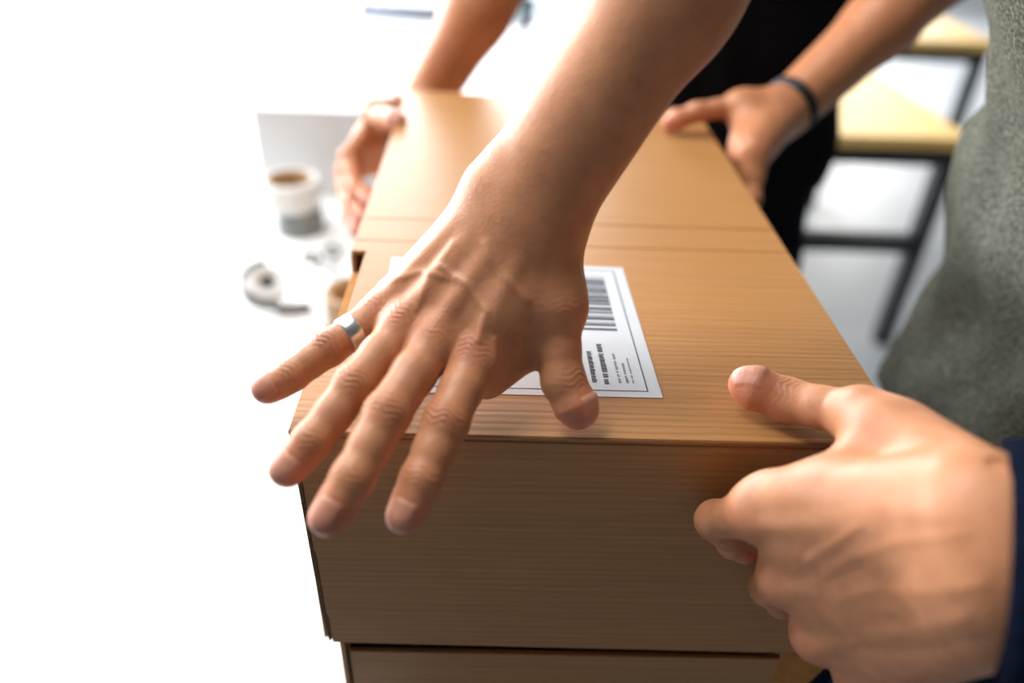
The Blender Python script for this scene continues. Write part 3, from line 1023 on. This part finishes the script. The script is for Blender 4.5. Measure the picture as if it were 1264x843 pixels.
    def folds(X, Y, Z):
        return .0045 * np.sin(Z * 31 + Y * 26 + 3 * np.sin(X * 17 + Y * 9)) * np.sin(Y * 23 - Z * 11 + X * 19) + .002 * np.sin(Z * 62 + X * 40 - Y * 55)
    elb = (R.elbow, L.elbow)

    def keep(X, Y, Z):
        hem = .845 + .012 * np.sin(Y * 24 + X * 9) - Z
        dR, dL = unit(elb[0] - sR), unit(elb[1] - sL)
        cR = (X - sR[0]) * dR[0] + (Y - sR[1]) * dR[1] + (Z - sR[2]) * dR[2] - .17
        cL = (X - sL[0]) * dL[0] + (Y - sL[1]) * dL[1] + (Z - sL[2]) * dL[2] - .17
        cR = np.where((Z > 1.2) & (X < .50) & (Y > .14), cR, -1)
        cL = np.where((X > .42) & (Y < .02) & (Z < 1.40) & (Y < -.05), cL, -1)
        return np.maximum(np.maximum(hem, cR), cL)
    s_ = cloth('tshirt', sh, .006, M_SHIRT, root, folds, keep)
    tag(s_, 'heathered grey-green T-shirt')
    jn = [C(pel - y1 * .07 + [0, 0, -.02], pel + y1 * .07 + [0, 0, -.02], .110, None, .05)] + [C(p[0], p[1], p[2] + .014, max(p[3] + .018, .062), p[4]) for p in legs]
    tag(cloth('jeans', jn, .008, M_JEANS, root, lambda X, Y, Z: .003 * np.sin(Z * 40 + X * 31) * np.sin(Y * 37 + Z * 15), lambda X, Y, Z: .075 - Z + 0 * X + 0 * Y), 'navy jeans')
    # long navy sleeve on the arm nearest the camera; pushed up above the elbow on the other arm
    fdir = unit(L.elbow - Lw)
    slv = [C(Lw - fdir * .006, Lw + fdir * .03, .050, .050, .01), C(Lw + fdir * .02, L.elbow, .050, .060, .02), C(L.elbow, sL, .060, .054, .03)]
    tag(cloth('sleeve', slv, .005, M_NAVY, root, lambda X, Y, Z: .0016 * np.sin(X * 130 + Y * 40), lambda X, Y, Z: -((X - Lw[0]) * fdir[0] + (Y - Lw[1]) * fdir[1] + (Z - Lw[2]) * fdir[2]) + .003), 'navy sleeve ending at the wrist')
    ud = unit(sR - R.elbow)
    slr = [C(R.elbow + ud * .05, sR, .052, .060, .02)]
    tag(cloth('sleeve', slr, .006, M_NAVY, root, lambda X, Y, Z: .002 * np.sin(X * 90 + Z * 60)), 'navy sleeve pushed up above the elbow')
    cloth('hair', hair, .006, M_HAIR, root, lambda X, Y, Z: .002 * np.sin(X * 210) * np.sin(Y * 190) * np.sin(Z * 170))
    eyes(hdc, (-.75, 0, -.66), root)
    shoe(anR, (-1, 0, 0), root)
    shoe(anL, (-1, 0, 0), root)
    # ring on the little finger
    m, p = R.fingers[3][0], R.fingers[3][1]
    ax = unit(p - m)
    q = m + (p - m) * .60
    bm = bmesh.new()
    Mx = frame_matrix(q, ax)
    ri, ro, hw = .0100, .0119, .0050
    lathe(bm, [(ri, -hw), (ro - .0005, -hw), (ro, -hw + .0008), (ro, hw - .0008), (ro - .0005, hw), (ri, hw)], Mx, 56)
    tag(from_bm('ring', bm, M_SILVER, root, True), 'plain silver band on the little finger')


person_grey()


# ------------------------------------------------------------------ person in black behind the box
def person_black():
    root = empty('person', (0.50, 1.0, 0), 'person in black clothes with black wristband holding the far box end', 'person')
    D = at_depth
    eR, eL = np.array([.142, .825, BT + .170]), np.array([.685, .715, BT + .185])
    R = Hand(at_y(524, 127, .764),
             [[D(456, 158, 1.02), D(429, 193, .995), D(440, 232, .97), D(464, 251, .945)],
              [D(447, 171, 1.03), D(425, 211, 1.005), D(435, 250, .98), D(455, 270, .955)],
              [D(447, 184, 1.05), D(425, 228, 1.025), D(432, 264, 1.0), D(448, 284, .975)],
              [D(448, 198, 1.07), D(428, 242, 1.045), D(432, 272, 1.02), D(442, 291, 1.0)]],
             [D(482, 133, 1.035), D(462, 141, .990), D(476, 146, .958), D(498, 151, .926)],
             eR, s=1.08, flip=-1, tendons=.8, fore=(.029, .040, .045))
    z = BT
    L = Hand(np.array([.462, .577, z + .020]),
             [[(.409, .480, z + .004), (.405, .452, z - .038), (.398, .445, z - .062), (.391, .440, z - .082)],
              [(.412, .495, z - .012), (.407, .470, z - .058), (.400, .460, z - .082), (.391, .455, z - .100)],
              [(.412, .512, z - .028), (.407, .488, z - .070), (.400, .478, z - .094), (.391, .472, z - .110)],
              [(.410, .531, z - .044), (.405, .512, z - .078), (.399, .505, z - .098), (.391, .500, z - .112)]],
             [(.440, .562, z + .030), (.398, .558, z + .034), (.352, .553, z + .026), (.312, .547, z + .0095)],
             eL, s=1.0, flip=1, tendons=.6, fore=(.027, .036, .043), fill=1.0,
             extra=[C((.402, .500, z + .004), (.404, .545, z + .022), .012, .012, .02), C((.404, .474, z - .020), (.404, .51, z + .0), .012, .012, .02)])
    pel, ch = np.array([.50, 1.03, .93]), np.array([.50, 1.0, 1.36])
    sR, sL = np.array([.32, .965, 1.475]), np.array([.68, .965, 1.475])
    x1 = np.array([1.0, 0, 0])
    torso = [C(pel - x1 * .085, pel + x1 * .085, .110, None, .05), C(pel - x1 * .075 + [0, 0, .2], pel + x1 * .075 + [0, 0, .2], .110, None, .08),
             C(ch - x1 * .10, ch + x1 * .10, .112, None, .10), C(sR + [.03, .02, -.03], sL + [-.03, .02, -.03], .068, None, .08),
             C(pel + [-.06, 0, .02], ch + [-.07, 0, 0], .10, None, .08), C(pel + [.06, 0, .02], ch + [.07, 0, 0], .10, None, .08)]
    hp, hair = head_prims((.50, .90, 1.70), (0, -.82, -.57))
    neck = [C((sR + sL) / 2, np.array([.50, .93, 1.62]), .062, .055, .05)]
    up = []
    for s_, e in ((sR, eR), (sL, eL)):
        up += [C(s_, s_ * .5 + e * .5, .052, .047, .03), C(s_ * .5 + e * .5, e, .047, .043, .02)]
    hipR, hipL = np.array([.41, 1.03, .90]), np.array([.59, 1.03, .90])
    knR, knL = np.array([.40, .99, .50]), np.array([.655, .97, .50])
    anR, anL = np.array([.38, 1.05, .10]), np.array([.66, 1.04, .10])
    legs = [C(hipR, knR, .088, .060, .05), C(knR, anR, .060, .042, .02), C(hipL, knL, .088, .060, .05), C(knL, anL, .060, .042, .02)]
    core = torso + neck + hp + up + legs
    body = core + R.core + L.core
    rlo, rhi = hand_box(R)
    llo, lhi = hand_box(L)
    f1, f2 = bounds([C(R.wrist, eR, .05)], .005), bounds([C(L.wrist, eL, .05)], .005)
    blo, bhi = bounds(body)
    P, Q, T = skin_blocks([(rlo, rhi, .0018, 0), (llo, lhi, .0018, 1), (*f1, .0035, None), (*f2, .0035, None), (blo, bhi, .009, None)], body, R.digits + L.digits, [R, L], SKIN_TONE * [.92, .86, .82], [None, None])
    link('body', quad_mesh('body', P, Q, T), M_SKIN, root)
    sh = [C(p[0], p[1], p[2] + .022, p[3] + .022, p[4]) for p in torso]
    sh += [C(pel + [-.10, 0, -.06], pel + [.10, 0, -.06], .122, None, .05)]
    for s_, e in ((sR, eR), (sL, eL)):
        sh.append(C(s_, s_ * .5 + e * .5, .068, .066, .05))

    def folds(X, Y, Z): return .005 * np.sin(Z * 29 + X * 24 + 3 * np.sin(X * 15)) * np.sin(X * 21 - Z * 12 + Y * 17)
    tag(cloth('tshirt', sh, .008, M_BLACK, root, folds, lambda X, Y, Z: .86 + .01 * np.sin(X * 22) - Z + 0 * Y), 'plain black T-shirt')
    tr = [C(pel - x1 * .08 + [0, 0, -.02], pel + x1 * .08 + [0, 0, -.02], .116, None, .05)] + [C(p[0], p[1], p[2] + .016, max(p[3] + .022, .072), p[4]) for p in legs]
    tag(cloth('trousers', tr, .009, M_BLACK2, root, lambda X, Y, Z: .003 * np.sin(Z * 40 + X * 31) * np.sin(X * 37 + Z * 15), lambda X, Y, Z: .07 - Z + 0 * X + 0 * Y), 'black trousers')
    cloth('hair', hair, .007, M_HAIR, root, lambda X, Y, Z: .002 * np.sin(X * 210) * np.sin(Y * 190) * np.sin(Z * 170))
    eyes((.50, .90, 1.70), (0, -.82, -.57), root)
    shoe(anR, (0, -1, 0), root)
    shoe(anL, (0, -1, 0), root)
    # black wristband
    fd = unit(eL - L.wrist)
    bm = bmesh.new()
    sd = unit(L.fingers[0][0] - L.fingers[3][0])
    sd = unit(sd - fd * (sd @ fd))
    Mx = frame_matrix(L.wrist + fd * .016, fd, sd)
    sc = Matrix.Diagonal((1.14, 0.94, 1, 1))
    lathe(bm, [(.0330, -.007), (.0372, -.006), (.0384, 0), (.0372, .006), (.0330, .007)], Mx @ sc, 48)
    tag(from_bm('wristband', bm, M_BAND, root, True), 'black band on the wrist')


person_black()


# ------------------------------------------------------------------ things on the table
def ring_profile(ri, ro, z0, z1, b=.0008): return [(ri, z0), (ro - b, z0), (ro, z0 + b), (ro, z1 - b), (ro - b, z1), (ri, z1)]


def tape_roll(c, axis, ro, ri, wd, tape_m, core_m, label, core_out=.0):
    c = Vector(c)
    root = empty('tape_roll', c, label, 'tape')
    Mx = frame_matrix(c, axis)
    bm = bmesh.new()
    lathe(bm, ring_profile(ri + .004, ro, 0, wd), Mx)
    from_bm('tape', bm, tape_m, root, True)
    bm = bmesh.new()
    lathe(bm, ring_profile(ri, ri + .004, -0.0, wd + core_out), Mx)
    from_bm('core', bm, core_m, root, True)
    return root


c = at_z(372, 283, TZ)
tape_roll((c[0], c[1], TZ), (0, 0, 1), .043, .026, .048, M_GREYT, M_DARKP, 'grey tape roll lying flat under the white tape roll')
tape_roll((c[0] - .012, c[1] + .008, TZ + .0485), (0, 0, 1), .054, .037, .050, M_CLEAR, M_CORE, 'white tape roll with a brown core lying on the grey roll', .001)
c = at_z(440, 400, TZ)
tape_roll((c[0], c[1], TZ), (0, 0, 1), .045, .034, .060, M_BROWNT, M_CORE, 'brown tape roll standing close to the left side of the box')

# hand tape dispenser lying on its side
c = at_z(332, 372, TZ)
root = empty('tape_dispenser', (c[0], c[1], TZ), 'snail-shaped grey tape dispenser with a black hub lying on the white table', 'tape dispenser')
tilt = Vector((.25, -.42, .87)).normalized()
Mx = frame_matrix((c[0], c[1], TZ + .0255), tilt)
bm = bmesh.new()
lathe(bm, ring_profile(.012, .031, 0, .018), Mx)
from_bm('tape', bm, M_CLEAR, root, True)
bm = bmesh.new()
lathe(bm, [(.0, -.001), (.0118, -.001), (.0118, .0185), (.010, .020), (.0, .020)], Mx, closed=False)
from_bm('hub', bm, M_DARKP, root, True)
bm = bmesh.new()       # frame: a strip that curls round the roll and runs out to the blade
pts = []
for i in range(26):
    a = math.radians(100 + i * 190 / 25)
    pts.append((math.cos(a) * .036, math.sin(a) * .036))
pts += [(.030, -.036), (.048, -.034), (.058, -.030)]
outer = []
for i, (x, y) in enumerate(pts):
    p0, p1 = Vector(pts[max(i - 1, 0)]), Vector(pts[min(i + 1, len(pts) - 1)])
    d = (p1 - p0).normalized()
    outer.append((x + d.y * .005, y - d.x * .005))
for i in range(len(pts) - 1):
    q = [pts[i], pts[i + 1], outer[i + 1], outer[i]]
    vs = [[bm.verts.new(Mx @ Vector((x, y, zz))) for x, y in q] for zz in (-.002, .020)]
    bm.faces.new(vs[0]); bm.faces.new(vs[1][::-1])
    for j in range(4):
        bm.faces.new((vs[0][j], vs[0][(j + 1) % 4], vs[1][(j + 1) % 4], vs[1][j]))
bmesh.ops.remove_doubles(bm, verts=bm.verts, dist=1e-5)
from_bm('frame', bm, M_GREYP, root)
bm = bmesh.new()
M2 = Mx
vs = [M2 @ Vector(p) for p in ((.056, -.036, -.001), (.072, -.034, -.001), (.074, -.028, -.001), (.058, -.029, -.001))]
prism(bm, vs, tilt, .020, .0005)
from_bm('blade', bm, M_PALEP, root)

# scissors: two dark loops, pale blades
c = at_z(398, 322, TZ)
c = Vector((c[0], c[1], TZ))
root = empty('scissors', c, 'small scissors with dark handle loops lying behind the tape dispenser', 'scissors')


def loop(cx, cy, rx, ry, rot, r=.0032):
    bm = bmesh.new()
    P = []
    for i in range(25):
        a = 2 * math.pi * i / 24
        x, y = rx * math.cos(a), ry * math.sin(a)
        P.append((c.x + cx + x * math.cos(rot) - y * math.sin(rot), c.y + cy + x * math.sin(rot) + y * math.cos(rot), TZ + .0042))
    tube(bm, P, r, 8)
    return bm


for cx, cy, rot in ((-.020, .004, .5), (.012, .030, .2)):
    from_bm('handle', loop(cx, cy, .013, .020, rot), M_DARKP, root, True)
for (ax_, ay, bx, by) in ((-.012, -.012, .052, -.085), (.016, .012, .036, -.092)):
    bm = bmesh.new()
    d = Vector((bx - ax_, by - ay, 0)).normalized()
    n = Vector((-d.y, d.x, 0)) * .006
    a, b = c + Vector((ax_, ay, .003 if ax_ < 0 else .0052)), c + Vector((bx, by, .003 if ax_ < 0 else .0052))
    prism(bm, [a - n, b - n * .1, b + n * .1, a + n], (0, 0, 1), .002)
    from_bm('blade', bm, M_SILVER, root)

# white carton standing behind the tape rolls
a, b = at_z(325, 240, TZ), at_z(470, 246, TZ)
x0, y0 = a[0], a[1]
root = empty('white_carton', (x0 + .16, y0 + .13, TZ), 'plain white carton standing on the table behind the tape rolls', 'box')
H = 0.178
boxobj('body', x0, x0 + .32, y0, y0 + .26, TZ, TZ + H - .004, M_WCARD, root, .0015)
boxobj('top_flap', x0 - .001, x0 + .321, y0 - .001, y0 + .129, TZ + H - .004, TZ + H, M_WCARD, root, .0008)
boxobj('top_flap', x0 - .001, x0 + .321, y0 + .131, y0 + .261, TZ + H - .004, TZ + H, M_WCARD, root, .0008)

# drawing sheets with faint marks
def sheet(cx, cy, w, h, rot, label, marks, seed):
    root = empty('paper_sheet', (cx, cy, TZ), label, 'paper', 'drawing sheets on the table')
    ca, sa = math.cos(rot), math.sin(rot)
    z0 = TZ + .0004 * seed
    def p(u, v, dz=0): return Vector((cx + u * ca - v * sa, cy + u * sa + v * ca, z0 + dz))
    bm = bmesh.new()
    prism(bm, [p(-w / 2, -h / 2), p(w / 2, -h / 2), p(w / 2, h / 2), p(-w / 2, h / 2)], (0, 0, 1), .0003)
    from_bm('sheet', bm, M_SHEET, root)
    for pts in marks:
        bm = bmesh.new()
        for (u0, v0), (u1, v1) in zip(pts, pts[1:]):
            d = Vector((u1 - u0, v1 - v0)).normalized()
            n = (-d.y * .0014, d.x * .0014)
            prism(bm, [p(u0 - n[0], v0 - n[1], .0003), p(u1 - n[0], v1 - n[1], .0003), p(u1 + n[0], v1 + n[1], .0003), p(u0 + n[0], v0 + n[1], .0003)], (0, 0, 1), .0001)
        from_bm('pencil_mark', bm, M_PENCIL, root)


rnd = random.Random(3)
def scrib(cx, cy, n, s): return [(cx + rnd.uniform(-s, s), cy + rnd.uniform(-s, s)) for _ in range(n)]
c = at_z(275, 455, TZ)
sheet(c[0], c[1], .30, .21, .28, 'white drawing sheet with faint grey sketch marks beside the tape dispenser', [scrib(.05, .05, 6, .018), scrib(.07, .03, 6, .014), scrib(-.02, -.02, 7, .02), [(-.11, -.05), (-.02, -.055), (.05, -.02), (.10, .0)], [(-.12, .06), (-.04, .07)]], 1)
c = at_z(250, 690, TZ)
sheet(c[0], c[1], .297, .21, .10, 'blank white sheet on the table left of the boxes near the camera', [scrib(-.04, .08, 3, .010)], 2)

# far end of the table
a, b = at_z(447, 17, TZ + .004), at_z(566, 25, TZ + .004)
d = Vector(b - a); d.z = 0
root = empty('poster_tube', ((a[0] + b[0]) / 2, (a[1] + b[1]) / 2, TZ), 'long blue-grey poster tube lying across the far end of the table', 'tube')
A0, B0 = Vector((a[0], a[1], TZ + .0245)), Vector((b[0], b[1], TZ + .0245))
u = d.normalized()
bm = bmesh.new()
tube(bm, [A0, A0.lerp(B0, .5), B0], .0235, 20)
from_bm('tube_body', bm, M_RULER, root, True)
for e, sg in ((A0, -1), (B0, 1)):
    bm = bmesh.new()
    tube(bm, [e - u * sg * .012, e + u * sg * .006], .0245, 20)
    from_bm('end_cap', bm, M_DARKP, root, True)

c = at_z(453, 52, TZ)
root = empty('binder_clip', (c[0], c[1], TZ), 'small grey clip on the table in front of the poster tube', 'clip')
bm = bmesh.new()
prism(bm, [(c[0] - .016, c[1] - .012, TZ), (c[0] - .016, c[1] + .012, TZ), (c[0] - .016, c[1], TZ + .020)], (1, 0, 0), .032, .001)
from_bm('clip_body', bm, M_GREYP, root)
bm = bmesh.new()
tube(bm, [(c[0] - .008, c[1] + .001, TZ + .019), (c[0] - .010, c[1] + .012, TZ + .040), (c[0] + .010, c[1] + .012, TZ + .040), (c[0] + .008, c[1] + .001, TZ + .019)], .0012, 8)
from_bm('wire_handle', bm, M_SILVER, root, True)

c = at_z(646, 33, TZ)
root = empty('mug', (c[0], c[1], TZ), 'white mug with a teal handle and rim at the far end of the table', 'mug')
bm = bmesh.new()
lathe(bm, [(.0, 0), (.036, 0), (.042, .006), (.045, .03), (.046, .100), (.0425, .100), (.0415, .03), (.036, .008), (.0, .008)], frame_matrix((c[0], c[1], TZ), (0, 0, 1)), 40, closed=False)
from_bm('cup', bm, M_CERAM, root, True)
bm = bmesh.new()
lathe(bm, ring_profile(.0455, .0475, .070, .101), frame_matrix((c[0], c[1], TZ), (0, 0, 1)), 40)
from_bm('rim_band', bm, M_TEAL, root, True)
bm = bmesh.new()
tube(bm, [(c[0] + .042, c[1] - .01, TZ + .085), (c[0] + .066, c[1] - .02, TZ + .082), (c[0] + .074, c[1] - .024, TZ + .06), (c[0] + .066, c[1] - .02, TZ + .036), (c[0] + .043, c[1] - .01, TZ + .03)], .006, 10)
from_bm('handle', bm, M_TEAL, root, True)


# ------------------------------------------------------------------ benches behind, on the right
def bench(x0, x1, y0, y1, zt, label, shelf_z, th=.035, leg=.045):
    root = empty('bench', ((x0 + x1) / 2, (y0 + y1) / 2, 0), label, 'table', 'wooden benches at the back')
    nb = 3
    for i in range(nb):
        a, b = y0 + (y1 - y0) * i / nb, y0 + (y1 - y0) * (i + 1) / nb
        boxobj('board', x0, x1, a + .001, b - .001, zt - th, zt, M_PLY, root, .002)
    zl = zt - th
    for x in (x0 + .01, x1 - .01 - leg):
        for y in (y0 + .01, y1 - .01 - leg):
            boxobj('leg', x, x + leg, y, y + leg, 0, zl, M_BSTEEL, root)
        boxobj('side_rail', x, x + leg, y0 + .01 + leg, y1 - .01 - leg, zl - .05, zl, M_BSTEEL, root)
    for y in (y0 + .01, y1 - .01 - leg):
        boxobj('front_rail', x0 + .01 + leg, x1 - .01 - leg, y, y + leg, zl - .05, zl, M_BSTEEL, root)
    boxobj('stretcher', x0 + .01 + leg, x1 - .01 - leg, y0 + .012, y0 + .012 + leg, shelf_z, shelf_z + .05, M_BSTEEL, root)
    return root


bench(0.78, 1.43, 1.74, 3.60, 0.70, 'low bench with yellow plywood top and black steel legs behind the person in black', .335)
bench(1.47, 2.06, 2.82, 3.90, 0.72, 'farther wooden bench with black steel legs, at the top right behind the grey T-shirt', .335)
